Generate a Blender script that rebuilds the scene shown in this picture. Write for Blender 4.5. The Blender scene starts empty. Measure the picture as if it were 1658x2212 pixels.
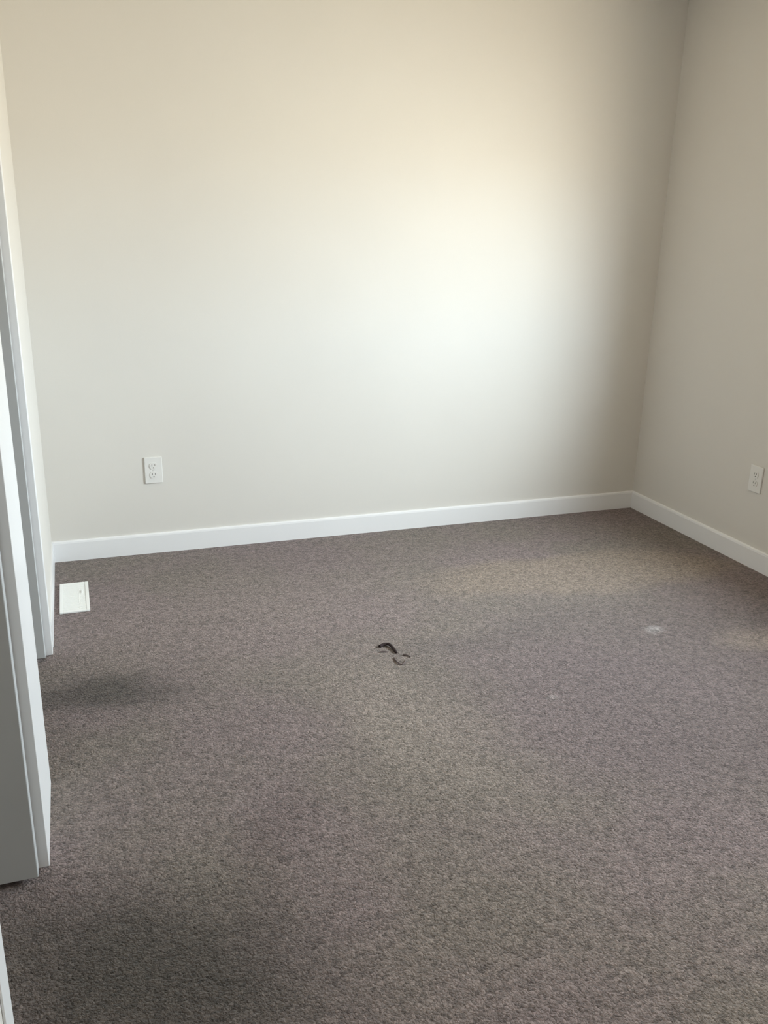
import bpy, bmesh, math, random
from mathutils import Matrix, Vector

random.seed(4)
scene = bpy.context.scene
C = scene.collection

# ---------------------------------------------------------------- camera, sky, exposure
cam_data = bpy.data.cameras.new('camera')
cam = bpy.data.objects.new('camera', cam_data)
C.objects.link(cam)
cam_data.sensor_fit = 'VERTICAL'
cam_data.sensor_height = 24.0
cam_data.lens = 24.0 * 1890.0 / 2212.0
cam_data.clip_start = 0.02
CAM_H = 1.5
cx = Vector((0.94328576, -0.33127495, 0.02165391))      # image right
cd = Vector((-0.08333484, -0.2994192, -0.95047538))     # image down
cf = Vector((0.32135228, 0.89476536, -0.31004461))      # view direction
cam.matrix_world = Matrix(((cx.x, -cd.x, -cf.x, 0), (cx.y, -cd.y, -cf.y, 0),
                           (cx.z, -cd.z, -cf.z, CAM_H), (0, 0, 0, 1)))
scene.camera = cam

vs = scene.view_settings
scene.display_settings.display_device = 'sRGB'
vs.view_transform = 'Standard'
vs.look = 'None'
vs.gamma = 1.0
vs.use_curve_mapping = False
vs.exposure = 2.53

SKY = 4.6
SKY_UP = (0.86, 0.96, 1.05)       # overcast sky
SKY_DOWN = (1.0, 0.87, 0.68)     # bright dry ground outside
DOWN = 0.80
GLOW = 2.75                      # hazy glow around the veiled sun
GLOW_COL = (0.88, 0.97, 1.04)
GLOW_DIR = Vector((1.05, -1.0, 0.60)).normalized()
GLOW_IN, GLOW_OUT = 0.98, 0.55  # cosines: centre and rim of the glow
world = bpy.data.worlds.new('overcast_sky')
scene.world = world
world.use_nodes = True
wn, wl = world.node_tree.nodes, world.node_tree.links
wn.clear()
w_out = wn.new('ShaderNodeOutputWorld')
w_bg = wn.new('ShaderNodeBackground')
w_co = wn.new('ShaderNodeTexCoord')
w_sep = wn.new('ShaderNodeSeparateXYZ')
w_map = wn.new('ShaderNodeMapRange')
w_ramp = wn.new('ShaderNodeValToRGB')
w_map.inputs[1].default_value = -0.25
w_map.inputs[2].default_value = 0.25
w_ramp.color_ramp.elements[0].position = 0.42
w_ramp.color_ramp.elements[0].color = tuple(c * DOWN * SKY for c in SKY_DOWN) + (1,)
w_ramp.color_ramp.elements[1].position = 0.60
w_ramp.color_ramp.elements[1].color = tuple(c * SKY for c in SKY_UP) + (1,)
w_dot = wn.new('ShaderNodeVectorMath')
w_dot.operation = 'DOT_PRODUCT'
w_dot.inputs[1].default_value = GLOW_DIR
w_gl = wn.new('ShaderNodeMapRange')
w_gl.interpolation_type = 'SMOOTHSTEP'
for i, v in enumerate((GLOW_OUT, GLOW_IN, 0.0, GLOW)):
    w_gl.inputs[i + 1].default_value = v
w_sc = wn.new('ShaderNodeVectorMath')
w_sc.operation = 'SCALE'
w_sc.inputs[0].default_value = GLOW_COL
w_add = wn.new('ShaderNodeVectorMath')
wl.new(w_co.outputs['Generated'], w_sep.inputs[0])
wl.new(w_sep.outputs['Z'], w_map.inputs[0])
wl.new(w_map.outputs[0], w_ramp.inputs[0])
wl.new(w_co.outputs['Generated'], w_dot.inputs[0])
wl.new(w_dot.outputs['Value'], w_gl.inputs[0])
wl.new(w_gl.outputs[0], w_sc.inputs['Scale'])
wl.new(w_ramp.outputs[0], w_add.inputs[0])
wl.new(w_sc.outputs[0], w_add.inputs[1])
wl.new(w_add.outputs[0], w_bg.inputs['Color'])
wl.new(w_bg.outputs[0], w_out.inputs['Surface'])

# room dimensions (metres)
XL, XR, YB, YF, ZC = -0.159, 2.958, 4.040, -0.75, 2.64

WT = 0.11                                    # outer wall thickness
LT = 0.115                                   # partition thickness
WY0, WY1, WZ0, WZ1 = 1.25, 2.84, 0.92, 1.93  # window opening in the right wall
O1 = (2.276, 3.080)                          # far closet opening (y range)
O2 = (1.059, 1.920)                          # near closet opening
OH = 2.05                                    # head height
CLX = -0.95                                  # closet back

por = bpy.data.lights.new('window_daylight', 'AREA')
por.shape = 'RECTANGLE'
por.size = WZ1 - WZ0
por.size_y = WY1 - WY0
por.cycles.is_portal = True
por_o = bpy.data.objects.new('window_daylight', por)
C.objects.link(por_o)
por_o.location = (XR + WT + 0.02, (WY0 + WY1) / 2, (WZ0 + WZ1) / 2)
por_o.rotation_euler = (0, math.radians(90), 0)   # looks along -X into the room


# ---------------------------------------------------------------- materials
def new_mat(name, col, rough=0.5, spec=0.5):
    m = bpy.data.materials.new(name)
    m.use_nodes = True
    b = m.node_tree.nodes['Principled BSDF']
    b.inputs['Base Color'].default_value = (*col, 1)
    b.inputs['Roughness'].default_value = rough
    b.inputs['Specular IOR Level'].default_value = spec
    return m, m.node_tree.nodes, m.node_tree.links, b


def obj_coord(n):
    return n.new('ShaderNodeTexCoord').outputs['Object']


def noise(n, l, vec, scale, detail=2.0, rough=0.5):
    t = n.new('ShaderNodeTexNoise')
    t.inputs['Scale'].default_value = scale
    t.inputs['Detail'].default_value = detail
    t.inputs['Roughness'].default_value = rough
    l.new(vec, t.inputs['Vector'])
    return t.outputs['Fac']


def painted(name, col, rough, bump_scale, bump_strength, dist=0.001, var=0.03):
    m, n, l, b = new_mat(name, col, rough, 0.35)
    co = obj_coord(n)
    f = noise(n, l, co, bump_scale, 3.0)
    bp = n.new('ShaderNodeBump')
    bp.inputs['Strength'].default_value = bump_strength
    bp.inputs['Distance'].default_value = dist
    l.new(f, bp.inputs['Height'])
    l.new(bp.outputs[0], b.inputs['Normal'])
    g = noise(n, l, co, 1.7, 2.0)
    mx = n.new('ShaderNodeMix')
    mx.data_type = 'RGBA'
    mx.inputs[6].default_value = tuple(c * (1 - var) for c in col) + (1,)
    mx.inputs[7].default_value = tuple(min(1, c * (1 + var)) for c in col) + (1,)
    l.new(g, mx.inputs[0])
    l.new(mx.outputs[2], b.inputs['Base Color'])
    return m


M_WALL = painted('beige_wall_paint', (0.74, 0.710, 0.668), 0.62, 260, 0.12)
M_CEIL = painted('white_ceiling_paint', (0.74, 0.70, 0.63), 0.8, 120, 0.25)
M_TRIM = painted('white_trim_paint', (0.87, 0.865, 0.875), 0.35, 90, 0.05)
M_DOOR = painted('pale_grey_door_paint', (0.55, 0.56, 0.57), 0.42, 180, 0.06)
M_VINYL = painted('white_vinyl', (0.82, 0.82, 0.82), 0.3, 60, 0.03)
M_PLATE = painted('white_outlet_plastic', (0.81, 0.795, 0.77), 0.3, 200, 0.02)
M_SLOT = painted('dark_slot', (0.16, 0.15, 0.14), 0.6, 100, 0.05)
M_SCREW = painted('painted_screw', (0.72, 0.71, 0.69), 0.35, 300, 0.05)
M_VENT = painted('white_enamel', (0.93, 0.93, 0.91), 0.28, 120, 0.02)
M_METAL = painted('satin_nickel', (0.55, 0.54, 0.52), 0.35, 150, 0.03)
M_YARN = painted('dark_brown_yarn', (0.030, 0.018, 0.018), 0.9, 900, 0.4)
M_YARN2 = painted('taupe_yarn', (0.140, 0.108, 0.105), 0.95, 900, 0.4)


def carpet_mat():
    m, n, l, b = new_mat('taupe_cut_pile_carpet', (0.2, 0.17, 0.16), 1.0, 0.08)
    b.inputs['Sheen Weight'].default_value = 0.15
    b.inputs['Sheen Roughness'].default_value = 0.6
    co = obj_coord(n)

    def math_(op, a, bb=None, clamp=False):
        t = n.new('ShaderNodeMath')
        t.operation = op
        t.use_clamp = clamp
        for i, v in enumerate((a, bb)):
            if v is None:
                continue
            if isinstance(v, (int, float)):
                t.inputs[i].default_value = v
            else:
                l.new(v, t.inputs[i])
        return t.outputs[0]

    def mix(fac, a, bb, mode='MIX'):
        t = n.new('ShaderNodeMix')
        t.data_type = 'RGBA'
        t.blend_type = mode
        for i, v in ((0, fac), (6, a), (7, bb)):
            if isinstance(v, (int, float)):
                t.inputs[i].default_value = v
            elif isinstance(v, tuple):
                t.inputs[i].default_value = (*v, 1)
            else:
                l.new(v, t.inputs[i])
        return t.outputs[2]

    def rng(v, a, bb, c=0.0, d=1.0, smooth=True):
        t = n.new('ShaderNodeMapRange')
        t.interpolation_type = 'SMOOTHSTEP' if smooth else 'LINEAR'
        l.new(v, t.inputs[0])
        for i, x in enumerate((a, bb, c, d)):
            t.inputs[i + 1].default_value = x
        return t.outputs[0]

    # wobbling position, so that every lighter or darker patch has a ragged edge
    wob = n.new('ShaderNodeTexNoise')
    wob.inputs['Scale'].default_value = 3.0
    wob.inputs['Detail'].default_value = 4.0
    l.new(co, wob.inputs['Vector'])
    vadd = n.new('ShaderNodeVectorMath')
    vadd.operation = 'MULTIPLY_ADD'
    l.new(wob.outputs['Color'], vadd.inputs[0])
    vadd.inputs[1].default_value = (0.22, 0.22, 0)
    l.new(co, vadd.inputs[2])
    sub = n.new('ShaderNodeVectorMath')
    sub.operation = 'SUBTRACT'
    l.new(vadd.outputs[0], sub.inputs[0])
    sub.inputs[1].default_value = (0.11, 0.11, 0)
    wv = sub.outputs[0]

    def patch(x, y, rx, ry, rot=0.0, soft=0.6):
        mp = n.new('ShaderNodeMapping')
        mp.vector_type = 'TEXTURE'
        mp.inputs['Location'].default_value = (x, y, 0)
        mp.inputs['Rotation'].default_value = (0, 0, math.radians(rot))
        mp.inputs['Scale'].default_value = (rx, ry, 1000.0)
        l.new(wv, mp.inputs['Vector'])
        ln = n.new('ShaderNodeVectorMath')
        ln.operation = 'LENGTH'
        l.new(mp.outputs[0], ln.inputs[0])
        return rng(ln.outputs['Value'], 1.0 - soft, 1.0 + soft * 0.3, 1.0, 0.0)

    tone = noise(n, l, co, 1.6, 3.0)
    base = mix(rng(tone, 0.36, 0.64), CARPET_A, CARPET_B)
    # brushed pile, small pale stains and broader darker areas
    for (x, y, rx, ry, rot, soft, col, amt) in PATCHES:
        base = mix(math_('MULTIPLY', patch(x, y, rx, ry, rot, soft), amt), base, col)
    # tufts: twisted yarn ends, jittered so they do not read as cells
    jit = n.new('ShaderNodeTexNoise')
    jit.inputs['Scale'].default_value = 90.0
    jit.inputs['Detail'].default_value = 3.0
    l.new(co, jit.inputs['Vector'])
    jv = n.new('ShaderNodeVectorMath')
    jv.operation = 'MULTIPLY_ADD'
    l.new(jit.outputs['Color'], jv.inputs[0])
    jv.inputs[1].default_value = (0.012, 0.012, 0)
    l.new(co, jv.inputs[2])

    def tuft(scale):
        v = n.new('ShaderNodeTexVoronoi')
        v.inputs['Scale'].default_value = scale
        v.inputs['Randomness'].default_value = 1.0
        l.new(jv.outputs[0], v.inputs['Vector'])
        sp = n.new('ShaderNodeSeparateColor')
        l.new(v.outputs['Color'], sp.inputs[0])
        return sp.outputs[0], v.outputs['Distance']

    ra, da = tuft(150.0)
    rb, db = tuft(330.0)
    big = noise(n, l, co, 30, 3.0, 0.6)
    fleck = math_('ADD', math_('ADD', math_('MULTIPLY', ra, 0.34), math_('MULTIPLY', rb, 0.22)),
                  math_('MULTIPLY', big, 0.44))
    fleck = rng(fleck, 0.25, 0.75, 0.48, 1.52, False)
    h = math_('ADD', math_('MULTIPLY', big, 0.8),
              math_('SUBTRACT', math_('MULTIPLY', ra, 0.5), math_('ADD', math_('MULTIPLY', da, 0.5), math_('MULTIPLY', db, 0.25))))
    grey = n.new('ShaderNodeCombineColor')
    for i in range(3):
        l.new(fleck, grey.inputs[i])
    col = mix(1.0, base, grey.outputs[0], 'MULTIPLY')
    l.new(col, b.inputs['Base Color'])
    bp = n.new('ShaderNodeBump')
    bp.inputs['Strength'].default_value = 0.8
    bp.inputs['Distance'].default_value = 0.009
    l.new(h, bp.inputs['Height'])
    l.new(bp.outputs[0], b.inputs['Normal'])
    return m


CARPET_A = (0.215, 0.166, 0.161)
CARPET_B = (0.202, 0.166, 0.144)
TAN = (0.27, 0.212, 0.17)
CARPET_DARK = (0.066, 0.055, 0.046)  # darkest carpet tone, for the patches along the left
# x, y, radius x, radius y, rotation, softness, colour, amount
PATCHES = [
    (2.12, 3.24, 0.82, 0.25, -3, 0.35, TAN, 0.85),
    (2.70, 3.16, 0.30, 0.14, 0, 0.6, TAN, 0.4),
    (0.55, 3.20, 0.95, 0.50, 5, 0.8, (0.255, 0.200, 0.190), 0.7),
    (0.95, 2.25, 0.24, 0.60, 20, 0.8, (0.265, 0.218, 0.188), 0.65),
    (1.45, 2.76, 0.50, 0.13, 4, 0.8, (0.14, 0.112, 0.108), 0.5),
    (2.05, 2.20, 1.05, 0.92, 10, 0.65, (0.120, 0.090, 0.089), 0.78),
    (-0.02, 2.74, 0.36, 0.13, -8, 0.8, CARPET_DARK, 0.8),
    (0.06, 1.52, 0.46, 0.30, -28, 0.8, CARPET_DARK, 0.85),
    (-0.05, 1.25, 0.50, 0.30, 0, 0.8, CARPET_DARK, 0.5),
    (0.40, 1.85, 0.10, 0.30, -20, 0.9, (0.13, 0.092, 0.092), 0.4),
    (2.09, 2.60, 0.065, 0.045, 0, 0.8, (0.29, 0.26, 0.25), 0.8),
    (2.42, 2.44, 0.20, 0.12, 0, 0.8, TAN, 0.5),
    (1.42, 2.22, 0.03, 0.02, 0, 0.8, (0.27, 0.23, 0.22), 0.6),
]
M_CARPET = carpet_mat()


def glass_mat():
    m = bpy.data.materials.new('clear_window_glass')
    m.use_nodes = True
    n, l = m.node_tree.nodes, m.node_tree.links
    n.clear()
    o = n.new('ShaderNodeOutputMaterial')
    t = n.new('ShaderNodeBsdfTransparent')
    g = n.new('ShaderNodeBsdfGlossy')
    g.inputs['Roughness'].default_value = 0.02
    fr = n.new('ShaderNodeFresnel')
    fr.inputs['IOR'].default_value = 1.25
    t.inputs['Color'].default_value = (0.96, 0.98, 0.97, 1)
    mx = n.new('ShaderNodeMixShader')
    geo = n.new('ShaderNodeNewGeometry')
    front = n.new('ShaderNodeMath')
    front.operation = 'SUBTRACT'
    front.inputs[0].default_value = 1.0
    l.new(geo.outputs['Backfacing'], front.inputs[1])
    once = n.new('ShaderNodeMath')
    once.operation = 'MULTIPLY'
    l.new(fr.outputs[0], once.inputs[0])
    l.new(front.outputs[0], once.inputs[1])
    l.new(once.outputs[0], mx.inputs[0])
    l.new(t.outputs[0], mx.inputs[1])
    l.new(g.outputs[0], mx.inputs[2])
    l.new(mx.outputs[0], o.inputs['Surface'])
    return m


M_GLASS = glass_mat()


# ---------------------------------------------------------------- mesh helpers
def add_box(bm, x0, x1, y0, y1, z0, z1, bevel=0.0, seg=2):
    b = bmesh.new()
    r = bmesh.ops.create_cube(b, size=1.0)
    for v in r['verts']:
        v.co = Vector(((x0 + x1) / 2 + v.co.x * (x1 - x0), (y0 + y1) / 2 + v.co.y * (y1 - y0),
                       (z0 + z1) / 2 + v.co.z * (z1 - z0)))
    if bevel:
        bmesh.ops.bevel(b, geom=b.edges[:], offset=bevel, segments=seg, affect='EDGES', profile=0.5)
    me = bpy.data.meshes.new('tmp')
    b.to_mesh(me)
    b.free()
    bm.from_mesh(me)
    bpy.data.meshes.remove(me)


def add_prism(bm, pts, axis, a0, a1):
    """extrude a closed 2D outline along one axis (0 or 1); outline gives the other horizontal axis and z"""
    def P(u, z, a):
        return (a, u, z) if axis == 0 else (u, a, z)
    v0 = [bm.verts.new(P(u, z, a0)) for u, z in pts]
    v1 = [bm.verts.new(P(u, z, a1)) for u, z in pts]
    k = len(pts)
    bm.faces.new(v0)
    bm.faces.new(v1[::-1])
    for i in range(k):
        j = (i + 1) % k
        bm.faces.new((v0[i], v1[i], v1[j], v0[j]))
    bmesh.ops.recalc_face_normals(bm, faces=bm.faces[:])


def add_cyl(bm, c, r, depth, axis='Z', seg=20, r2=None):
    b = bmesh.new()
    bmesh.ops.create_cone(b, cap_ends=True, segments=seg, radius1=r, radius2=r if r2 is None else r2, depth=depth)
    if axis == 'X':
        b.transform(Matrix.Rotation(math.pi / 2, 4, 'Y'))
    elif axis == 'Y':
        b.transform(Matrix.Rotation(math.pi / 2, 4, 'X'))
    b.transform(Matrix.Translation(c))
    me = bpy.data.meshes.new('tmp')
    b.to_mesh(me)
    b.free()
    bm.from_mesh(me)
    bpy.data.meshes.remove(me)


def add_tube(bm, pts, r, seg=8, taper=1.0):
    pts = [Vector(p) for p in pts]
    rings = []
    for i, p in enumerate(pts):
        t = (pts[min(i + 1, len(pts) - 1)] - pts[max(i - 1, 0)]).normalized()
        s = t.cross(Vector((0, 0, 1)))
        s = s.normalized() if s.length > 1e-5 else Vector((1, 0, 0))
        u = s.cross(t)
        k = r * (1 - (1 - taper) * i / (len(pts) - 1))
        rings.append([bm.verts.new(p + (s * math.cos(2 * math.pi * j / seg) + u * math.sin(2 * math.pi * j / seg)) * k)
                      for j in range(seg)])
    for a, c in zip(rings, rings[1:]):
        for j in range(seg):
            bm.faces.new((a[j], a[(j + 1) % seg], c[(j + 1) % seg], c[j]))
    bm.faces.new(rings[0][::-1])
    bm.faces.new(rings[-1])


def obj(name, bm, mat, parent=None, smooth=False):
    me = bpy.data.meshes.new(name)
    bm.to_mesh(me)
    bm.free()
    me.materials.append(mat)
    if smooth:
        for p in me.polygons:
            p.use_smooth = True
    o = bpy.data.objects.new(name, me)
    C.objects.link(o)
    if parent is not None:
        o.parent = parent
    return o


def struct(name, bm, mat, label, cat, parent=None):
    o = obj(name, bm, mat, parent)
    if parent is None:
        o['kind'] = 'structure'
        o['label'] = label
        o['category'] = cat
    return o


def thing(name, label, cat, loc, group=None):
    o = bpy.data.objects.new(name, None)
    o.empty_display_size = 0.1
    o.location = loc
    C.objects.link(o)
    o['label'] = label
    o['category'] = cat
    if group:
        o['group'] = group
    return o


# ---------------------------------------------------------------- the room shell
bm = bmesh.new()
add_box(bm, CLX - 0.1, XR + WT, YF - 0.12, YB + 0.12, -0.12, 0.0)
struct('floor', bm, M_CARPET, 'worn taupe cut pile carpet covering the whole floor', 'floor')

bm = bmesh.new()
add_box(bm, CLX - 0.1, XR + WT, YF - 0.12, YB + 0.12, ZC, ZC + 0.1)
struct('ceiling', bm, M_CEIL, 'plain white ceiling above the beige walls', 'ceiling')

bm = bmesh.new()
add_box(bm, CLX - 0.1, XR + WT, YB, YB + 0.12, 0, ZC)
struct('wall_back', bm, M_WALL, 'wide beige far wall lit by window light, with one outlet low on its left', 'wall')

bm = bmesh.new()
add_box(bm, CLX - 0.1, XR + WT, YF - 0.12, YF, 0, ZC)
struct('wall_front', bm, M_WALL, 'beige wall behind the viewer, facing the far wall', 'wall')

bm = bmesh.new()
add_box(bm, XR, XR + WT, YF, WY0, 0, ZC)
add_box(bm, XR, XR + WT, WY1, YB, 0, ZC)
add_box(bm, XR, XR + WT, WY0, WY1, 0, WZ0)
add_box(bm, XR, XR + WT, WY0, WY1, WZ1, ZC)
struct('wall_right', bm, M_WALL, 'shaded beige wall on the right holding the window', 'wall')

bm = bmesh.new()
add_box(bm, XL - LT, XL, O1[1], YB, 0, ZC)
add_box(bm, XL - LT, XL, O2[1], O1[0], OH, ZC)
add_box(bm, XL - LT, XL, YF, O2[0], 0, ZC)
add_box(bm, XL - LT, XL, O1[0], O1[1], OH, ZC)
add_box(bm, XL - LT, XL, O2[0], O2[1], OH, ZC)
struct('wall_left', bm, M_WALL, 'beige wall on the left pierced by two closet openings', 'wall')

bm = bmesh.new()
add_box(bm, CLX - 0.1, CLX, YF, YB, 0, ZC)
add_box(bm, CLX, XL - LT, O1[1] + 0.25, O1[1] + 0.35, 0, ZC)
add_box(bm, CLX, XL - LT, 2.05, 2.15, 0, ZC)
add_box(bm, CLX, XL - LT, O2[0] - 0.35, O2[0] - 0.25, 0, ZC)
struct('wall_closet', bm, M_WALL, 'beige inner walls of the two closets behind the left wall', 'wall')


# baseboards: flat board with an eased top edge
def profile(face, sgn, t=0.012, h=0.098):
    return [(face, 0.0), (face + sgn * t, 0.0), (face + sgn * t, h - 0.012), (face + sgn * (t - 0.002), h - 0.004),
            (face + sgn * 0.005, h), (face, h)]


bm = bmesh.new()
add_prism(bm, profile(YB, -1), 0, XL, XR)
struct('baseboard_back', bm, M_TRIM, 'white baseboard along the foot of the far wall', 'baseboard')
bm = bmesh.new()
add_prism(bm, profile(XR, -1), 1, YF, YB - 0.012)
struct('baseboard_right', bm, M_TRIM, 'shaded white baseboard along the foot of the right wall', 'baseboard')
CW, CT = 0.062, 0.004                        # casing width and thickness
bm = bmesh.new()
add_prism(bm, profile(XL, 1, 0.006), 1, O1[1] + CW, YB - 0.012)
add_prism(bm, profile(XL, 1, 0.006), 1, YF, O2[0] - CW)
struct('baseboard_left', bm, M_TRIM, 'white baseboard in short lengths between the closet openings', 'baseboard')
bm = bmesh.new()
add_prism(bm, profile(YF, 1), 0, XL, XR - 0.012)
struct('baseboard_front', bm, M_TRIM, 'white baseboard along the wall behind the viewer', 'baseboard')


# casings around the two closet openings
def casing(name, boards, label):
    b = bmesh.new()
    for (a, c, z0, z1, depth) in boards:
        add_box(b, XL - depth, XL + CT, a, c, z0, z1, 0.0015)
    return struct(name, b, M_TRIM, label, 'door trim')


casing('trim_1', [(O1[1], O1[1] + CW, 0, OH + CW, 0.0), (O1[1] - 0.003, O1[1], 0, OH, LT)],
       'white jamb and flat casing at the far side of the far closet opening')
casing('trim_2', [(O2[1], O1[0], 0, OH, LT)],
       'white painted pier between the two closet openings in the left wall')
casing('trim_3', [(O2[0] - CW, O2[0], 0, OH + CW, 0.0), (O2[0], O2[0] + 0.003, 0, OH, LT)],
       'white casing of the near closet opening, at the bottom left corner')
casing('trim_4', [(O2[0] + 0.003, O2[1], OH, OH + CW, 0.0), (O1[0], O1[1] - 0.003, OH, OH + CW, 0.0), (O2[1], O1[0], OH, OH + CW, 0.0)],
       'white head casing over both closet openings')


# closet doors swung back into the closets, edge on to the room
def closet_door(name, ymax, label):
    x1 = XL - 0.019
    x0 = x1 - 0.42
    y0, y1 = ymax - 0.050, ymax - 0.012
    b = bmesh.new()
    add_box(b, x0, x1, y0, y1, 0.014, OH - 0.01, 0.002)
    for z0, z1 in ((0.16, 0.86), (0.98, 1.90)):           # raised panel mouldings on the face
        for (a, c, d, e) in ((x0 + 0.09, x1 - 0.12, z0, z0 + 0.02), (x0 + 0.09, x1 - 0.12, z1 - 0.02, z1),
                             (x0 + 0.09, x0 + 0.11, z0, z1), (x1 - 0.14, x1 - 0.12, z0, z1)):
            add_box(b, a, c, y0 - 0.005, y0 + 0.002, d, e, 0.002)
    d = struct(name, b, M_DOOR, label, 'door')
    k = bmesh.new()
    add_cyl(k, (x0 + 0.05, y0 - 0.012, 0.95), 0.006, 0.024, 'Y')
    add_cyl(k, (x0 + 0.05, y0 - 0.032, 0.95), 0.016, 0.020, 'Y', 24, 0.012)
    obj('door_knob', k, M_METAL, d, True)
    return d


closet_door('door_1', O1[1], 'pale grey closet door swung back inside the far opening of the left wall')
closet_door('door_2', O2[1], 'pale grey closet door swung back inside the near opening at left edge')

# window in the right wall
bm = bmesh.new()
xo = XR + WT - 0.055
for a in ((WY0, WY0 + 0.05, WZ0, WZ1), (WY1 - 0.05, WY1, WZ0, WZ1), (WY0, WY1, WZ0, WZ0 + 0.05), (WY0, WY1, WZ1 - 0.05, WZ1)):
    add_box(bm, xo, xo + 0.055, *a, 0.003)
win = struct('window_1', bm, M_VINYL, 'white sliding window set in the right wall', 'window')
ym = (WY0 + WY1) / 2
for k, (a, c, x) in enumerate(((WY0 + 0.05, ym + 0.02, xo + 0.028), (ym - 0.02, WY1 - 0.05, xo + 0.003))):
    bm = bmesh.new()
    z0, z1 = WZ0 + 0.05, WZ1 - 0.05
    for e in ((a, a + 0.04, z0, z1), (c - 0.04, c, z0, z1), (a, c, z0, z0 + 0.04), (a, c, z1 - 0.04, z1)):
        add_box(bm, x, x + 0.025, *e, 0.002)
    s = obj('sash', bm, M_VINYL, win)
    bm = bmesh.new()
    add_box(bm, x + 0.010, x + 0.014, a + 0.03, c - 0.03, z0 + 0.03, z1 - 0.03)
    obj('pane', bm, M_GLASS, s)
bm = bmesh.new()
add_box(bm, XR - 0.03, xo, WY0 - 0.0, WY1 + 0.0, WZ0, WZ0 + 0.018, 0.004)
obj('window_sill', bm, M_TRIM, win)


# ---------------------------------------------------------------- wall outlets
def rounded_face(b, cxx, cz, w, h, y0, y1):
    """duplex receptacle face: round sides, flat top and bottom; built facing -Y"""
    pts = []
    r = w / 2
    for k in range(40):
        t = 2 * math.pi * k / 40
        pts.append((cxx + r * math.cos(t), cz + max(-h / 2, min(h / 2, r * math.sin(t)))))
    out = []
    for p in pts:
        if not out or (Vector(p) - Vector(out[-1])).length > 1e-5:
            out.append(p)
    add_prism(b, out, 1, y0, y1)


def outlet(loc, rotz, label):
    t = thing('wall_outlet', label, 'outlet', loc, None)
    t.rotation_euler = (0, 0, rotz)
    b = bmesh.new()
    add_box(b, -0.040, 0.040, -0.0075, 0.0, -0.0625, 0.0625, 0.003, 3)
    obj('cover_plate', b, M_PLATE, t)
    for s in (1, -1):
        b = bmesh.new()
        rounded_face(b, 0, s * 0.0215, 0.036, 0.029, -0.0098, -0.0055)
        rc = obj('receptacle', b, M_PLATE, t)
        for (sx, w, hh) in ((-0.0065, 0.0024, 0.0095), (0.0065, 0.0024, 0.0078)):
            b = bmesh.new()
            add_box(b, sx - w / 2, sx + w / 2, -0.0102, -0.0070, s * 0.0215 + 0.004 - hh / 2, s * 0.0215 + 0.004 + hh / 2)
            obj('slot', b, M_SLOT, rc)
        b = bmesh.new()
        add_cyl(b, (0, -0.0088, s * 0.0215 - 0.0085), 0.0026, 0.003, 'Y', 14)
        obj('ground_hole', b, M_SLOT, rc)
    b = bmesh.new()
    add_cyl(b, (0, -0.0078, 0), 0.0034, 0.002, 'Y', 16)
    add_box(b, -0.003, 0.003, -0.0092, -0.0080, -0.0005, 0.0005)
    obj('screw', b, M_SCREW, t)
    return t


outlet((0.312, YB, 0.405), 0, 'white duplex outlet low on the brightly lit far wall')
outlet((XR, 3.118, 0.420), math.radians(-90), 'pale duplex outlet low on the shaded right wall at the frame edge')

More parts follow.
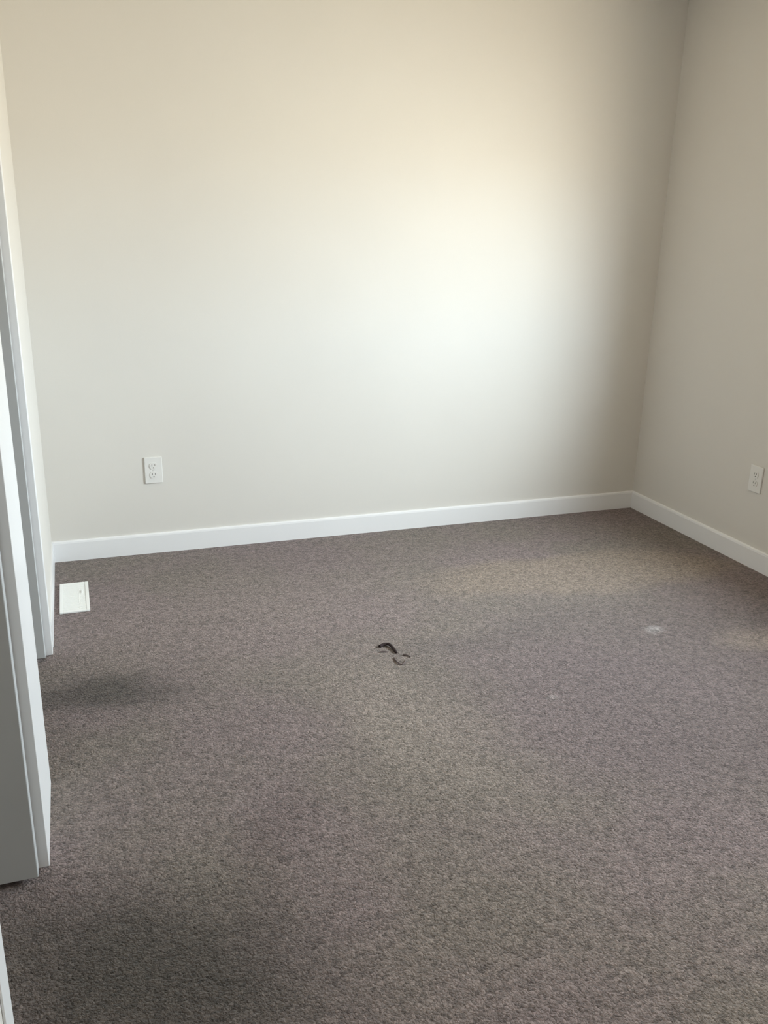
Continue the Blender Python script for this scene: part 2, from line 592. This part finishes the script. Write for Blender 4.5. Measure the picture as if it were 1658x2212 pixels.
# ---------------------------------------------------------------- floor register
VX0, VX1, VY0, VY1 = -0.132, -0.016, 3.430, 3.738
vt = thing('floor_vent', 'small white metal floor register set in the carpet by the left wall', 'vent',
           ((VX0 + VX1) / 2, (VY0 + VY1) / 2, 0))
hw, hl = (VX1 - VX0) / 2, (VY1 - VY0) / 2
b = bmesh.new()
e = 0.014
for a in ((-hw, -hw + e, -hl, hl), (hw - e, hw, -hl, hl), (-hw + e, hw - e, -hl, -hl + e), (-hw + e, hw - e, hl - e, hl)):
    add_box(b, *a, 0.0, 0.008, 0.002)
obj('frame', b, M_VENT, vt)
b = bmesh.new()
k = 26
for i in range(k):
    yy = -hl + e + (2 * hl - 2 * e) * (i + 0.5) / k
    add_box(b, -hw + e, hw - e, yy - 0.0042, yy + 0.0042, 0.002, 0.0065, 0.0008, 1)
add_box(b, hw * 0.30, hw * 0.30 + 0.003, -hl + e, hl - e, 0.002, 0.0068, 0.001, 1)
obj('louver_grille', b, M_VENT, vt)
b = bmesh.new()
add_box(b, -hw + e, hw - e, -hl + e, hl - e, 0.0002, 0.0016)
obj('damper_plate', b, M_VENT, vt)
b = bmesh.new()
add_box(b, hw - 0.030, hw - 0.024, 0.03, 0.055, 0.004, 0.0105, 0.001)
obj('damper_lever', b, M_VENT, vt)

# ---------------------------------------------------------------- snagged yarn on the carpet
YX, YY = 1.030, 2.720
sn = thing('carpet_snag', 'dark brown snag of frayed yarn lying in the middle of the carpet', 'yarn scrap', (YX, YY, 0))


def smooth_path(pts, k=6):
    P = [Vector(p) for p in pts]
    P = [2 * P[0] - P[1]] + P + [2 * P[-1] - P[-2]]
    out = []
    for i in range(1, len(P) - 2):
        for j in range(k):
            t = j / k
            a, c, d, f = P[i - 1], P[i], P[i + 1], P[i + 2]
            out.append(0.5 * ((2 * c) + (d - a) * t + (2 * a - 5 * c + 4 * d - f) * t * t + (3 * c - a - 3 * d + f) * t ** 3))
    out.append(P[-2])
    return out


b = bmesh.new()
add_tube(b, smooth_path([(-0.034, 0.068, 0.004), (-0.016, 0.076, 0.006), (0.002, 0.070, 0.008), (0.008, 0.040, 0.007),
                         (0.010, 0.004, 0.003)]), 0.0062, 8, 0.75)
obj('dark_strand', b, M_YARN, sn, True)
for pts in ([(-0.046, 0.030, 0.002), (-0.032, 0.026, 0.004), (-0.018, 0.022, 0.002)],
            [(-0.012, -0.030, 0.002), (-0.012, -0.066, 0.004), (-0.004, -0.086, 0.004), (0.010, -0.078, 0.004), (0.022, -0.058, 0.002)],
            [(0.028, -0.016, 0.002), (0.040, -0.026, 0.004), (0.048, -0.040, 0.002)]):
    b = bmesh.new()
    add_tube(b, smooth_path(pts), 0.0028, 7, 0.7)
    obj('pale_strand', b, M_YARN2, sn, True)
